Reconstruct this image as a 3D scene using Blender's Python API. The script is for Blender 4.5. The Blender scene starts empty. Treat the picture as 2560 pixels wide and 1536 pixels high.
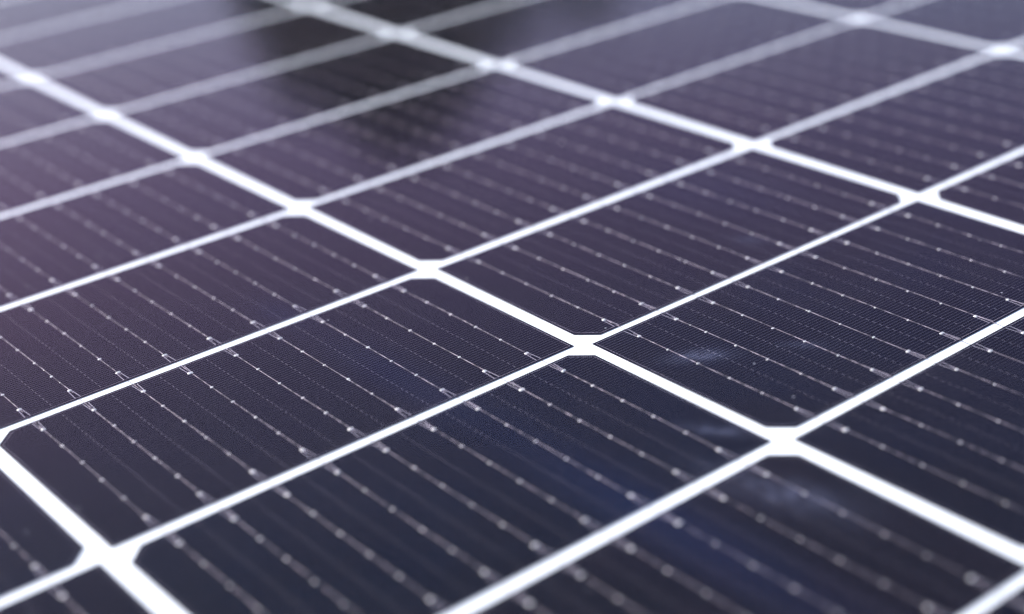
import bpy, bmesh, math, random
from mathutils import Vector, Matrix
random.seed(7)
S = bpy.context.scene
COL = S.collection
MM = 0.001

# ------------------------------------------------------------------ camera
cam_d = bpy.data.cameras.new("camera")
cam = bpy.data.objects.new("camera", cam_d)
COL.objects.link(cam)
S.camera = cam
RT = Vector((0.7757184, -0.6277193, -0.0650339))
DN = Vector((-0.3190275, -0.3011444, -0.8986288))
FW = Vector((0.5445020, 0.7178304, -0.4338630))
M = Matrix.Identity(4)
for i in range(3):
    M[i][0], M[i][1], M[i][2] = RT[i], -DN[i], -FW[i]
M[0][3], M[1][3], M[2][3] = -0.3045717, -0.3641288, 0.2437699
cam.matrix_world = M
cam_d.sensor_fit = 'HORIZONTAL'
cam_d.sensor_width = 36.0
cam_d.lens = 57.2532
cam_d.clip_start = 0.01
cam_d.clip_end = 2000.0
cam_d.dof.use_dof = True
cam_d.dof.focus_distance = 0.5322
cam_d.dof.aperture_fstop = 3.9
cam_d.dof.aperture_blades = 0

# ------------------------------------------------------------------ light
SUN_EL, SUN_AZ = 40.0, 118.0        # azimuth counted from +X towards +Y
world = bpy.data.worlds.new("World")
S.world = world
world.use_nodes = True
wn, wl = world.node_tree.nodes, world.node_tree.links
bg = wn["Background"]
sky = wn.new("ShaderNodeTexSky")
sky.sky_type = 'NISHITA'
sky.sun_disc = False
sky.sun_elevation = math.radians(SUN_EL)
sky.sun_rotation = math.radians(90.0 - SUN_AZ)
sky.air_density = 1.0
sky.dust_density = 3.0
sky.ozone_density = 1.2
wl.new(sky.outputs[0], bg.inputs[0])
bg.inputs[1].default_value = 0.15

sun_d = bpy.data.lights.new("sun", 'SUN')
sun_d.energy = 2.2
sun_d.angle = math.radians(0.53)
sun_d.color = (1.0, 0.975, 0.955)
sun = bpy.data.objects.new("sun", sun_d)
COL.objects.link(sun)
sdir = Vector((math.cos(math.radians(SUN_EL)) * math.cos(math.radians(SUN_AZ)),
               math.cos(math.radians(SUN_EL)) * math.sin(math.radians(SUN_AZ)),
               math.sin(math.radians(SUN_EL))))
sun.rotation_euler = (-sdir).to_track_quat('-Z', 'Y').to_euler()
sun.location = sdir * 30

S.view_settings.view_transform = 'Standard'
S.view_settings.look = 'None'
S.view_settings.exposure = 1.1
S.view_settings.gamma = 1.0
S.view_settings.use_curve_mapping = False
S.render.engine = 'CYCLES'
S.cycles.use_denoising = True
S.cycles.max_bounces = 8
S.cycles.transparent_max_bounces = 12
S.cycles.caustics_reflective = False
S.cycles.sample_clamp_indirect = 4.0

# ------------------------------------------------------------------ materials
def mat(name):
    m = bpy.data.materials.new(name)
    m.use_nodes = True
    nt = m.node_tree
    return m, nt.nodes, nt.links, nt.nodes["Principled BSDF"]

def noise(n, l, src, scale, detail=3.0, rough=0.5):
    t = n.new("ShaderNodeTexNoise")
    t.inputs["Scale"].default_value = scale
    t.inputs["Detail"].default_value = detail
    t.inputs["Roughness"].default_value = rough
    l.new(src, t.inputs["Vector"])
    return t.outputs["Fac"]

def rng(n, l, src, a, b, c, d):
    t = n.new("ShaderNodeMapRange")
    t.inputs[1].default_value, t.inputs[2].default_value = a, b
    t.inputs[3].default_value, t.inputs[4].default_value = c, d
    l.new(src, t.inputs[0])
    return t.outputs[0]

def math_(n, l, op, a, b=None):
    t = n.new("ShaderNodeMath")
    t.operation = op
    for k, v in ((0, a), (1, b)):
        if v is None:
            continue
        if isinstance(v, (int, float)):
            t.inputs[k].default_value = v
        else:
            l.new(v, t.inputs[k])
    return t.outputs[0]

def mixcol(n, l, fac, a, b):
    t = n.new("ShaderNodeMix")
    t.data_type = 'RGBA'
    for k, v in ((0, fac), (6, a), (7, b)):
        if isinstance(v, (int, float, tuple)):
            t.inputs[k].default_value = v
        else:
            l.new(v, t.inputs[k])
    return t.outputs[2]

# silicon wafer: near black with a violet-blue nitride coat, a little different from cell to cell
SIL, n, l, p = mat("silicon")
oi = n.new("ShaderNodeObjectInfo")
geo = n.new("ShaderNodeNewGeometry")
c1 = mixcol(n, l, oi.outputs["Random"], (0.0036, 0.0016, 0.0026, 1), (0.0003, 0.0012, 0.0045, 1))
c2 = mixcol(n, l, rng(n, l, noise(n, l, geo.outputs["Position"], 28, 4), 0.35, 0.7, 0, 1), c1, (0.0018, 0.0015, 0.0026, 1))
l.new(c2, p.inputs["Base Color"])
p.inputs["Roughness"].default_value = 0.42
p.inputs["Specular IOR Level"].default_value = 0.0   # bonded to the glass: no air gap to reflect
p.inputs["Specular Tint"].default_value = (0.75, 0.68, 1.0, 1)

# printed silver fingers
SILVER, n, l, p = mat("printed_silver")
geo = n.new("ShaderNodeNewGeometry")
cc = mixcol(n, l, noise(n, l, geo.outputs["Position"], 900, 2), (0.085, 0.078, 0.104, 1), (0.16, 0.142, 0.186, 1))
l.new(cc, p.inputs["Base Color"])
p.inputs["Specular IOR Level"].default_value = 0.1
p.inputs["Roughness"].default_value = 0.5

# thicker print of the tines, ties and border
PRINT, n, l, p = mat("printed_silver_bar")
p.inputs["Base Color"].default_value = (0.42, 0.38, 0.46, 1)
p.inputs["Specular IOR Level"].default_value = 0.1
p.inputs["Roughness"].default_value = 0.5

# tinned round wire
TIN, n, l, p = mat("tinned_wire")
geo = n.new("ShaderNodeNewGeometry")
l.new(rng(n, l, noise(n, l, geo.outputs["Position"], 260, 3), 0.3, 0.7, 0.35, 0.6), p.inputs["Roughness"])
l.new(mixcol(n, l, rng(n, l, noise(n, l, geo.outputs["Position"], 420, 2), 0.38, 0.62, 0, 1), (0.05, 0.045, 0.058, 1), (0.31, 0.275, 0.34, 1)), p.inputs["Base Color"])  # broken glints of the wire put into its colour as pale flecks
p.inputs["Metallic"].default_value = 0.85

SOLDER, n, l, p = mat("solder")
p.inputs["Base Color"].default_value = (0.62, 0.60, 0.60, 1)
p.inputs["Metallic"].default_value = 0.25
p.inputs["Roughness"].default_value = 0.35

# white backsheet
WHITE, n, l, p = mat("white_backsheet")
geo = n.new("ShaderNodeNewGeometry")
cc = mixcol(n, l, noise(n, l, geo.outputs["Position"], 60, 4), (0.755, 0.79, 0.84, 1), (0.80, 0.83, 0.87, 1))
l.new(cc, p.inputs["Base Color"])
p.inputs["Roughness"].default_value = 0.6

# cover glass, top face: clear, coated, slightly matt, with dust and a few bluish stains
GLASS, n, l, p = mat("cover_glass")
n.remove(p)
out = n["Material Output"]
geo = n.new("ShaderNodeNewGeometry")
pos = geo.outputs["Position"]
sep = n.new("ShaderNodeSeparateXYZ")
l.new(pos, sep.inputs[0])
X, Y = sep.outputs[0], sep.outputs[1]
clear = n.new("ShaderNodeBsdfTransparent")
clear.inputs[0].default_value = (0.975, 0.975, 0.98, 1)
gl = n.new("ShaderNodeBsdfAnisotropic")
l.new(rng(n, l, noise(n, l, pos, 18, 4), 0.3, 0.7, 0.06, 0.11), gl.inputs["Roughness"])
bump = n.new("ShaderNodeBump")
bump.inputs["Strength"].default_value = 0.12
bump.inputs["Distance"].default_value = 0.0004
l.new(noise(n, l, pos, 55, 2), bump.inputs["Height"])
l.new(bump.outputs[0], gl.inputs["Normal"])
vd = n.new("ShaderNodeVectorMath")       # reflectance of a thin coated pane, the same from both of its sides
vd.operation = 'DOT_PRODUCT'
l.new(geo.outputs["Incoming"], vd.inputs[0])
l.new(geo.outputs["Normal"], vd.inputs[1])
graz = math_(n, l, 'SUBTRACT', 1.0, math_(n, l, 'ABSOLUTE', vd.outputs["Value"]))
refl = math_(n, l, 'ADD', math_(n, l, 'MULTIPLY', math_(n, l, 'POWER', graz, 5.0), 0.65), 0.006)
# the coating shows plum where one looks down on it and loses its tint towards grazing
tint = mixcol(n, l, rng(n, l, graz, 0.40, 0.60, 0, 1), (0.55, 0.72, 1.0, 1), (1.0, 0.60, 0.84, 1))
l.new(mixcol(n, l, rng(n, l, graz, 0.66, 0.82, 0, 1), tint, (1.0, 0.95, 1.0, 1)), gl.inputs["Color"])
mx = n.new("ShaderNodeMixShader")
l.new(refl, mx.inputs[0])
l.new(clear.outputs[0], mx.inputs[1])
l.new(gl.outputs[0], mx.inputs[2])

def blot(x, y, rx, ry, rot=0.0):
    dx, dy = math_(n, l, 'SUBTRACT', X, x * MM), math_(n, l, 'SUBTRACT', Y, y * MM)
    c, s = math.cos(math.radians(rot)), math.sin(math.radians(rot))
    a = math_(n, l, 'ADD', math_(n, l, 'MULTIPLY', dx, c / (rx * MM)), math_(n, l, 'MULTIPLY', dy, s / (rx * MM)))
    b = math_(n, l, 'ADD', math_(n, l, 'MULTIPLY', dx, -s / (ry * MM)), math_(n, l, 'MULTIPLY', dy, c / (ry * MM)))
    r2 = math_(n, l, 'ADD', math_(n, l, 'MULTIPLY', a, a), math_(n, l, 'MULTIPLY', b, b))
    return math_(n, l, 'EXPONENT', math_(n, l, 'MULTIPLY', r2, -1.0))

def total(parts):
    t = parts[0]
    for q in parts[1:]:
        t = math_(n, l, 'ADD', t, q)
    return t

wisps = rng(n, l, noise(n, l, pos, 110, 6, 0.65), 0.38, 0.66, 0.15, 1.0)
blue = total([
    math_(n, l, 'MULTIPLY', blot(-57, -104, 11, 60, 0), 1.0),
    math_(n, l, 'MULTIPLY', blot(-60, 20, 8, 36, 0), 0.55),
    math_(n, l, 'MULTIPLY', blot(-62, 88, 6, 14, 0), 0.5),
    math_(n, l, 'MULTIPLY', blot(118, 62, 26, 40, 0), 0.35),
])
smear = total([
    math_(n, l, 'MULTIPLY', blot(15.5, -37.8, 8.5, 3.6, -35), 1.5),
    math_(n, l, 'MULTIPLY', blot(44, -57, 8, 2.6, -50), 0.7),
    math_(n, l, 'MULTIPLY', blot(-14.5, -73, 8, 3.2, -60), 1.1),
    math_(n, l, 'MULTIPLY', blot(-25, -110, 19, 6.5, -75), 1.3),
    math_(n, l, 'MULTIPLY', blot(92, 12, 4, 7, 20), 0.4),
])
stain = n.new("ShaderNodeBsdfDiffuse")
stain.inputs[0].default_value = (0.03, 0.09, 0.38, 1)
st2 = n.new("ShaderNodeBsdfDiffuse")
st2.inputs[0].default_value = (0.34, 0.38, 0.60, 1)
dust = n.new("ShaderNodeBsdfDiffuse")
dust.inputs[0].default_value = (0.52, 0.52, 0.60, 1)

m1 = n.new("ShaderNodeMixShader")
l.new(math_(n, l, 'MULTIPLY', blue, 0.036), m1.inputs[0])
l.new(mx.outputs[0], m1.inputs[1]); l.new(stain.outputs[0], m1.inputs[2])
m2 = n.new("ShaderNodeMixShader")
l.new(math_(n, l, 'MULTIPLY', math_(n, l, 'MULTIPLY', smear, wisps), 0.12), m2.inputs[0])
l.new(m1.outputs[0], m2.inputs[1]); l.new(st2.outputs[0], m2.inputs[2])
# fine dust film plus separate grains
vor = n.new("ShaderNodeTexVoronoi")
vor.inputs["Scale"].default_value = 130
vor.inputs["Randomness"].default_value = 1.0
l.new(pos, vor.inputs["Vector"])
sepc = n.new("ShaderNodeSeparateColor")
l.new(vor.outputs["Color"], sepc.inputs[0])
grain = math_(n, l, 'MULTIPLY', math_(n, l, 'LESS_THAN', vor.outputs["Distance"], 0.045),
              math_(n, l, 'LESS_THAN', sepc.outputs[0], 0.12))
grain = math_(n, l, 'MULTIPLY', grain, 0.5)
film = rng(n, l, noise(n, l, pos, 40, 6, 0.6), 0.35, 0.75, 0.0004, 0.0050)
m3 = n.new("ShaderNodeMixShader")
l.new(math_(n, l, 'MAXIMUM', grain, film), m3.inputs[0])
l.new(m2.outputs[0], m3.inputs[1]); l.new(dust.outputs[0], m3.inputs[2])
l.new(m3.outputs[0], out.inputs["Surface"])

CLEAR, n, l, p = mat("glass_underside")
n.remove(p)
t = n.new("ShaderNodeBsdfTransparent")
t.inputs[0].default_value = (0.99, 0.995, 0.99, 1)
l.new(t.outputs[0], n["Material Output"].inputs["Surface"])

ALU, n, l, p = mat("anodised_aluminium")
p.inputs["Base Color"].default_value = (0.62, 0.62, 0.64, 1)
p.inputs["Metallic"].default_value = 0.9
p.inputs["Roughness"].default_value = 0.4

# ------------------------------------------------------------------ mesh helpers (millimetres in, metres out)
class MB:
    def __init__(self):
        self.v, self.f = [], []
    def quad(self, pts):
        k = len(self.v)
        self.v += [(a * MM, b * MM, c * MM) for a, b, c in pts]
        self.f.append(tuple(range(k, k + len(pts))))
    def box(self, x0, x1, y0, y1, z0, z1):
        k = len(self.v)
        self.v += [(x * MM, y * MM, z * MM) for z in (z0, z1) for x, y in ((x0, y0), (x1, y0), (x1, y1), (x0, y1))]
        for q in ((3, 2, 1, 0), (4, 5, 6, 7), (0, 1, 5, 4), (1, 2, 6, 5), (2, 3, 7, 6), (3, 0, 4, 7)):
            self.f.append(tuple(k + i for i in q))
    def prism(self, pts, z0, z1):
        k, m = len(self.v), len(pts)
        self.v += [(x * MM, y * MM, z0 * MM) for x, y in pts] + [(x * MM, y * MM, z1 * MM) for x, y in pts]
        self.f.append(tuple(range(k + m - 1, k - 1, -1)))
        self.f.append(tuple(range(k + m, k + 2 * m)))
        for i in range(m):
            j = (i + 1) % m
            self.f.append((k + i, k + j, k + m + j, k + m + i))
    def strip(self, a, b, w, z):
        dx, dy = b[0] - a[0], b[1] - a[1]
        d = math.hypot(dx, dy)
        px, py = -dy / d * w / 2, dx / d * w / 2
        self.quad([(a[0] - px, a[1] - py, z), (b[0] - px, b[1] - py, z), (b[0] + px, b[1] + py, z), (a[0] + px, a[1] + py, z)])
    def tube(self, path, r, seg=8):
        k, m = len(self.v), len(path)
        for i, (x, y, z) in enumerate(path):
            for s in range(seg):
                a = 2 * math.pi * s / seg
                self.v.append(((x + r * math.cos(a)) * MM, y * MM, (z + r * math.sin(a)) * MM))
        for i in range(m - 1):
            for s in range(seg):
                t = (s + 1) % seg
                self.f.append((k + i * seg + s, k + i * seg + t, k + (i + 1) * seg + t, k + (i + 1) * seg + s))
        self.f.append(tuple(k + s for s in range(seg)))
        self.f.append(tuple(k + (m - 1) * seg + s for s in range(seg - 1, -1, -1)))
    def add(self, other, mw):
        k = len(self.v)
        self.v += [tuple(mw @ Vector(c)) for c in other.v]
        self.f += [tuple(k + i for i in q) for q in other.f]
    def mesh(self, name, *mats, smooth=False):
        me = bpy.data.meshes.new(name)
        me.from_pydata(self.v, [], self.f)
        for m_ in mats:
            me.materials.append(m_)
        if smooth:
            me.polygons.foreach_set("use_smooth", [True] * len(me.polygons))
        me.update()
        return me

def link(name, me, parent=None):
    o = bpy.data.objects.new(name, me)
    COL.objects.link(o)
    o.parent = parent
    return o

# ------------------------------------------------------------------ cell template
# local frame: x along the long side, y along the wires, cut corners at +y, top of the wafer at z = 0
L, H, CH = 166.0, 83.15, 6.2
PU, PV = 171.466, 87.043
TH = 0.14
hx, hy = L / 2, H / 2
WP = 17.2
WX = [(k - 4) * WP for k in range(9)]
PADY = [-34.4, -20.65, -6.9, 6.9, 20.65, 34.4]

wafer = MB()
wafer.prism([(-hx, -hy), (hx, -hy), (hx, hy - CH), (hx - CH, hy), (-hx + CH, hy), (-hx, hy - CH)], -TH, 0.0)
ME_CELL = wafer.mesh("solar_cell", SIL)

ZP = 0.014
grid = MB()
bars = MB()
IN = 0.95
fx, fy = hx - IN, hy - IN
cc_ = CH - 0.1
ring = [(-fx, -fy), (fx, -fy), (fx, fy - cc_), (fx - cc_, fy), (-fx + cc_, fy), (-fx, fy - cc_)]
LW = 0.072
for i in range(6):
    bars.strip(ring[i], ring[(i + 1) % 6], 0.07, ZP + 0.002)
NF = 60
step = 2 * fy / (NF - 1)
def xlim(y):
    return fx - max(0.0, y - (fy - cc_))
def fork_half(y):                       # half width of the opening between the tines, 0 outside of it
    a = abs(y)
    return 0.0 if a < 34.9 else 0.58 + 0.34 * (a - 34.9) / (fy - 34.9)
ys = [-fy + k * step for k in range(NF)]
for k, y in enumerate(ys):
    if k in (0, NF - 1):
        continue
    x0, x1 = -xlim(y), xlim(y)
    w = fork_half(y)
    cuts = [x0]
    if w:
        for x in WX:
            cuts += [x - w, x + w]
    cuts.append(x1)
    for a, b in zip(cuts[0::2], cuts[1::2]):
        grid.strip((a, y), (b, y), LW, ZP)
for j in range(8):                      # short ties that join the fingers two by two
    x = (WX[j] + WX[j + 1]) / 2
    for k in range(1, NF - 2, 2):
        bars.strip((x, ys[k]), (x, ys[k + 1]), 0.058, ZP + 0.003)
for x in WX:
    for s in (-1, 1):
        for t_ in (-1, 1):
            bars.strip((x + t_ * 0.58, s * 34.6), (x + t_ * 0.92, s * (fy - 0.1)), 0.18, ZP + 0.004)
n0 = len(grid.f)
grid.add(bars, Matrix.Identity(4))
ME_GRID = grid.mesh("silver_grid", SILVER, PRINT)
for pg in ME_GRID.polygons[n0:]:
    pg.material_index = 1

def wire_path(j, jit):
    yy = [-36.9, -36.0, -34.4]
    zz = [0.17, 0.17, 0.17]
    y = -34.4
    while y < 38.0:
        y += 3.45
        yy.append(y); zz.append(0.17)
    yy += [40.4, 41.4, 43.3, 45.2, 46.2, 47.0]
    zz += [0.16, 0.12, 0.02, -0.12, -0.17, -0.17]
    return [(WX[j] + jit[0] * math.sin(0.07 * y_ + jit[1]), y_, z_) for y_, z_ in zip(yy, zz)]

rw = random.Random(3)
WIRES = []
for j in range(9):
    m_ = MB()
    m_.tube(wire_path(j, (0.10, rw.uniform(0, 6))), 0.095)
    WIRES.append(m_)
ME_WIRE = [m_.mesh("connector_wire", TIN, smooth=True) for m_ in WIRES]

def pad(big):
    m_ = MB()
    w, h = (0.80, 0.50) if big else (0.52, 0.30)
    ring_ = lambda k, z: [(w * k * math.copysign(abs(math.cos(a)) ** 0.45, math.cos(a)),
                           h * k * math.copysign(abs(math.sin(a)) ** 0.45, math.sin(a)), z)
                          for a in [2 * math.pi * q / 16 for q in range(16)]]
    rings = [ring_(1.0, 0.012), ring_(0.97, 0.10), ring_(0.75, 0.24 if big else 0.20), ring_(0.35, 0.36 if big else 0.30)]
    for r_ in rings:
        m_.v += [(a * MM, b * MM, c * MM) for a, b, c in r_]
    for i in range(3):
        for q in range(16):
            r2 = (q + 1) % 16
            m_.f.append((i * 16 + q, i * 16 + r2, (i + 1) * 16 + r2, (i + 1) * 16 + q))
    m_.f.append(tuple(range(48, 64)))
    return m_
PAD = {True: pad(True), False: pad(False)}
ME_PAD = {k: v.mesh("solder_pad", SOLDER, smooth=True) for k, v in PAD.items()}

# ------------------------------------------------------------------ the panel
S0, S1, R0, R1 = -3, 2, -9, 3           # strings (across), rows (along a string); row r spans v in [r, r+1]
offs = {(-2, -1): (.21, .16), (-2, 0): (-.21, .17), (-1, -2): (.02, .31), (-1, -1): (-.09, .12), (-1, 0): (.27, .04),
        (-1, 1): (.06, .67), (0, -2): (-.34, -.05), (0, -1): (-.29, .54), (0, 0): (-.58, -.31), (0, 1): (-.05, -.23),
        (1, -2): (.49, -.43), (1, -1): (.01, -.49), (1, 0): (.20, -.52)}
panel = bpy.data.objects.new("solar_panel", None)
COL.objects.link(panel)
panel["label"] = "dark glass solar panel of half cells with white gaps, filling the whole picture"
panel["category"] = "solar panel"
xA, xB = S0 * PU - 12, (S1 + 1) * PU + 12
yA, yB = -(R1 + 1) * PV - 16, -R0 * PV + 16
ctr = Vector(((xA + xB) / 2 * MM, (yA + yB) / 2 * MM, -0.0365))
panel.location = ctr
INV = Matrix.Translation(-ctr)

def part(name, me, parent=panel, mw=None, inv=None):
    o = link(name, me, parent)
    o.matrix_local = (INV @ mw) if mw is not None else INV.copy()
    return o

bs = MB(); bs.box(xA - 8, xB + 8, yA - 8, yB + 8, -0.60, -0.26)
part("backsheet", bs.mesh("backsheet", WHITE))
gs = MB(); gs.box(xA - 8, xB + 8, yA - 8, yB + 8, 0.45, 3.65)
gme = gs.mesh("cover_glass", CLEAR, GLASS)
gme.polygons[1].material_index = 1
part("cover_glass", gme)
fr_ = MB()
for (x0, x1, y0, y1) in ((xA - 11, xA - 8.2, yA - 11, yB + 11), (xB + 8.2, xB + 11, yA - 11, yB + 11),
                         (xA - 8.2, xB + 8.2, yA - 11, yA - 8.2), (xA - 8.2, xB + 8.2, yB + 8.2, yB + 11)):
    fr_.box(x0, x1, y0, y1, -36.5, 4.6)
for (x0, x1, y0, y1) in ((xA - 8.2, xA + 1, yA - 8.2, yB + 8.2), (xB - 1, xB + 8.2, yA - 8.2, yB + 8.2),
                         (xA + 1, xB - 1, yA - 8.2, yA + 1), (xA + 1, xB - 1, yB - 1, yB + 8.2)):
    fr_.box(x0, x1, y0, y1, 3.75, 4.6)
part("aluminium_frame", fr_.mesh("aluminium_frame", ALU))

def view(px):                            # world point -> (inside the picture, depth)
    d = px - cam.matrix_world.translation
    z = d.dot(FW)
    a, b = d.dot(RT) / z * 4071.3 + 1280, d.dot(DN) / z * 4071.3 + 768
    return (-60 < a < 2620 and -60 < b < 1596), z

cells, rj = [], random.Random(11)
for s in range(S0, S1 + 1):
    for r in range(R0, R1 + 1):
        du, dv = offs.get((s, r), (rj.uniform(-.45, .45), rj.uniform(-.45, .45)))
        x = (s + 0.5) * PU + du
        y = -((r + 0.5) * PV + dv)
        flip = (s % 2 == 0)
        mw = Matrix.Translation((x * MM, y * MM, 0)) @ Matrix.Rotation((math.pi if flip else 0) + (-.0032 if (s, r) == (-1, -1) else rj.uniform(-.0014, .0014)), 4, 'Z')
        cells.append((mw, s, r))

objs = []
for mw, s, r in cells:
    c = part("solar_cell", ME_CELL, panel, mw)
    objs.append(c)
    g = link("silver_grid", ME_GRID, c)

# wires and solder pads: the hundred that show largest are sub-parts of their cells, the rest one mesh each
wires, pads = [], []
for ci, (mw, s, r) in enumerate(cells):
    for j in range(9):
        pts = [view(mw @ Vector((WX[j] * MM, y * MM, 0))) for y in (-34, -17, 0, 17, 34)]
        vis = [z for ok, z in pts if ok]
        wires.append((sum(1 / z for z in vis), ci, j))
        for k, y in enumerate(PADY):
            ok, z = view(mw @ Vector((WX[j] * MM, y * MM, 0)))
            big = k in (0, 5)
            pads.append(((1.5 if big else 1.0) / z if ok else 0.0, ci, j, k))
wires.sort(reverse=True)
pads.sort(reverse=True)
def wire_jit(ci, j):                      # hand-laid: a little off centre and askew
    g_ = random.Random(ci * 31 + j)
    return Matrix.Translation((g_.uniform(-.13, .13) * MM, g_.uniform(-.3, .3) * MM, 0)) @ Matrix.Rotation(g_.uniform(-.0016, .0016), 4, 'Z')
def pad_jit(ci, j, k):
    g_ = random.Random(ci * 977 + j * 13 + k)
    sx, sy, sz = g_.uniform(.78, 1.22), g_.uniform(.8, 1.25), g_.uniform(.7, 1.15)
    return (Matrix.Translation(((WX[j] + g_.uniform(-.12, .12)) * MM, (PADY[k] + g_.uniform(-.2, .2)) * MM, 0))
            @ Matrix.Rotation(g_.uniform(-.25, .25), 4, 'Z') @ Matrix.Diagonal((sx, sy, sz, 1)))
for q, ci, j in wires[:100]:
    link("connector_wire", ME_WIRE[j], objs[ci]).matrix_local = wire_jit(ci, j)
for q, ci, j, k in pads[:100]:
    link("solder_pad", ME_PAD[k in (0, 5)], objs[ci]).matrix_local = pad_jit(ci, j, k)
rest = MB()
for q, ci, j in wires[100:]:
    rest.add(WIRES[j], cells[ci][0] @ wire_jit(ci, j))
o = part("connector_wire", rest.mesh("connector_wire", TIN, smooth=True)); o["kind"] = "stuff"
rest = MB()
for q, ci, j, k in pads[100:]:
    rest.add(PAD[k in (0, 5)], cells[ci][0] @ pad_jit(ci, j, k))
rb = random.Random(5)
for _ in range(420):                      # added solder beads that stand in for small glints on the wires
    ci, j = rb.randrange(len(cells)), rb.randrange(9)
    sc = rb.uniform(.25, .5)
    rest.add(PAD[False], cells[ci][0] @ wire_jit(ci, j) @ Matrix.Translation((WX[j] * MM, rb.uniform(-33, 40) * MM, .14 * MM)) @ Matrix.Diagonal((sc, sc * rb.uniform(1, 3), sc, 1)))
o = part("solder_pad", rest.mesh("solder_pad", SOLDER, smooth=True)); o["kind"] = "stuff"

# ------------------------------------------------------------------ ground under the panel
GR, n, l, p = mat("dry_ground")
geo = n.new("ShaderNodeNewGeometry")
cc = mixcol(n, l, noise(n, l, geo.outputs["Position"], 3, 8, 0.65), (0.10, 0.10, 0.06, 1), (0.22, 0.19, 0.14, 1))
l.new(cc, p.inputs["Base Color"])
p.inputs["Roughness"].default_value = 0.95
gm = MB(); gm.quad([(-4e5, -4e5, -36.5), (4e5, -4e5, -36.5), (4e5, 4e5, -36.5), (-4e5, 4e5, -36.5)])
go = link("ground", gm.mesh("ground", GR)); go["kind"] = "structure"

# ------------------------------------------------------------------ the tree whose dark reflection lies across the far cells
BARK, n, l, p = mat("bark")
geo = n.new("ShaderNodeNewGeometry")
l.new(mixcol(n, l, noise(n, l, geo.outputs["Position"], 25, 6), (0.05, 0.04, 0.03, 1), (0.12, 0.10, 0.08, 1)), p.inputs["Base Color"])
p.inputs["Roughness"].default_value = 0.9
LEAF, n, l, p = mat("leaves")
geo = n.new("ShaderNodeNewGeometry")
l.new(mixcol(n, l, noise(n, l, geo.outputs["Position"], 4, 3), (0.022, 0.045, 0.028, 1), (0.040, 0.075, 0.042, 1)), p.inputs["Base Color"])
p.inputs["Roughness"].default_value = 0.6

def make_tree(az, dist, lobes, label):
    """lobes: (azimuth deg, elevation deg, radius m) of the crown's masses as seen from the panel"""
    rt = random.Random(int(az * 10))
    base = Vector((dist * math.cos(math.radians(az)), dist * math.sin(math.radians(az)), -0.0365))
    root = bpy.data.objects.new("tree", None)
    COL.objects.link(root)
    root.location = base
    root["label"] = label
    root["category"] = "tree"
    tr, cr = MB(), MB()
    cs = []
    for a, e, rad in lobes:
        d = dist + rt.uniform(-0.6, 0.6)
        cs.append((Vector((d * math.cos(math.radians(a)), d * math.sin(math.radians(a)), 0.2 + d * math.tan(math.radians(e)))) - base, rad))
    mid = sum((c for c, _ in cs), Vector()) / len(cs)
    def limb(a, b, r0, r1):
        k, sg = len(tr.v), 9
        ax = (b - a).normalized()
        u = ax.orthogonal().normalized(); w = ax.cross(u)
        for i in range(7):
            t = i / 6
            c = a.lerp(b, t) + (u * math.sin(5 * t) + w * math.sin(3.1 * t)) * 0.05 * (b - a).length * t * (1 - t)
            rr = r0 + (r1 - r0) * t
            for q in range(sg):
                an = 2 * math.pi * q / sg
                tr.v.append(tuple(c + (u * math.cos(an) + w * math.sin(an)) * rr))
        for i in range(6):
            for q in range(sg):
                q2 = (q + 1) % sg
                tr.f.append((k + i * sg + q, k + i * sg + q2, k + (i + 1) * sg + q2, k + (i + 1) * sg + q))
    fork = Vector((0, 0, mid.z * 0.42))
    limb(Vector((0, 0, 0)), fork, 0.20, 0.14)
    for c, rad in cs:
        limb(fork, c, 0.10, 0.02)
        for _ in range(5):
            v = Vector((rt.gauss(0, 1), rt.gauss(0, 1), rt.gauss(0, 1))).normalized() * rad * 0.8
            limb(c * 0.8 + fork * 0.2, c + v, 0.03, 0.006)
        for _ in range(int(5200 * rad * rad)):
            v = Vector((rt.gauss(0, 1), rt.gauss(0, 1), rt.gauss(0, 1))).normalized()
            q = c + v * rad * 1.12 * rt.random() ** 0.6 * (0.82 + 0.18 * math.sin(7 * v.x + 5 * v.y + 3 * v.z))
            nrm = Vector((rt.gauss(0, 1), rt.gauss(0, 1), rt.gauss(0, 1) + 0.6)).normalized()
            t1 = nrm.orthogonal().normalized(); t2 = nrm.cross(t1)
            an = rt.uniform(0, 6.28)
            a1 = t1 * math.cos(an) + t2 * math.sin(an); a2 = nrm.cross(a1)
            ll, ww = rt.uniform(.07, .12), rt.uniform(.035, .055)
            k = len(cr.v)
            cr.v += [tuple(q - a1 * ll), tuple(q + a2 * ww), tuple(q + a1 * ll), tuple(q - a2 * ww)]
            cr.f.append((k, k + 1, k + 2, k + 3))
    link("trunk", tr.mesh("trunk", BARK, smooth=True), root)
    link("crown", cr.mesh("crown", LEAF), root)
    return root

make_tree(56.5, 12.0, [(61.3, 7.0, 0.6), (59.5, 8.0, 0.9), (57.5, 9.5, 1.0), (55.5, 9.0, 1.0), (53.5, 8.0, 0.8), (58.2, 11.8, 0.85), (59.6, 13.2, 0.55),
                       (55.0, 12.5, 0.85), (53.3, 11.5, 0.55), (58.4, 14.8, 0.65), (56.2, 15.5, 0.65), (59.6, 15.6, 0.35),
                       (56.4, 17.2, 0.48), (58.0, 16.6, 0.36), (49.5, 13.0, 0.35)],
          "dark leafy tree beyond the panel, seen only as a soft reflection in its glass")
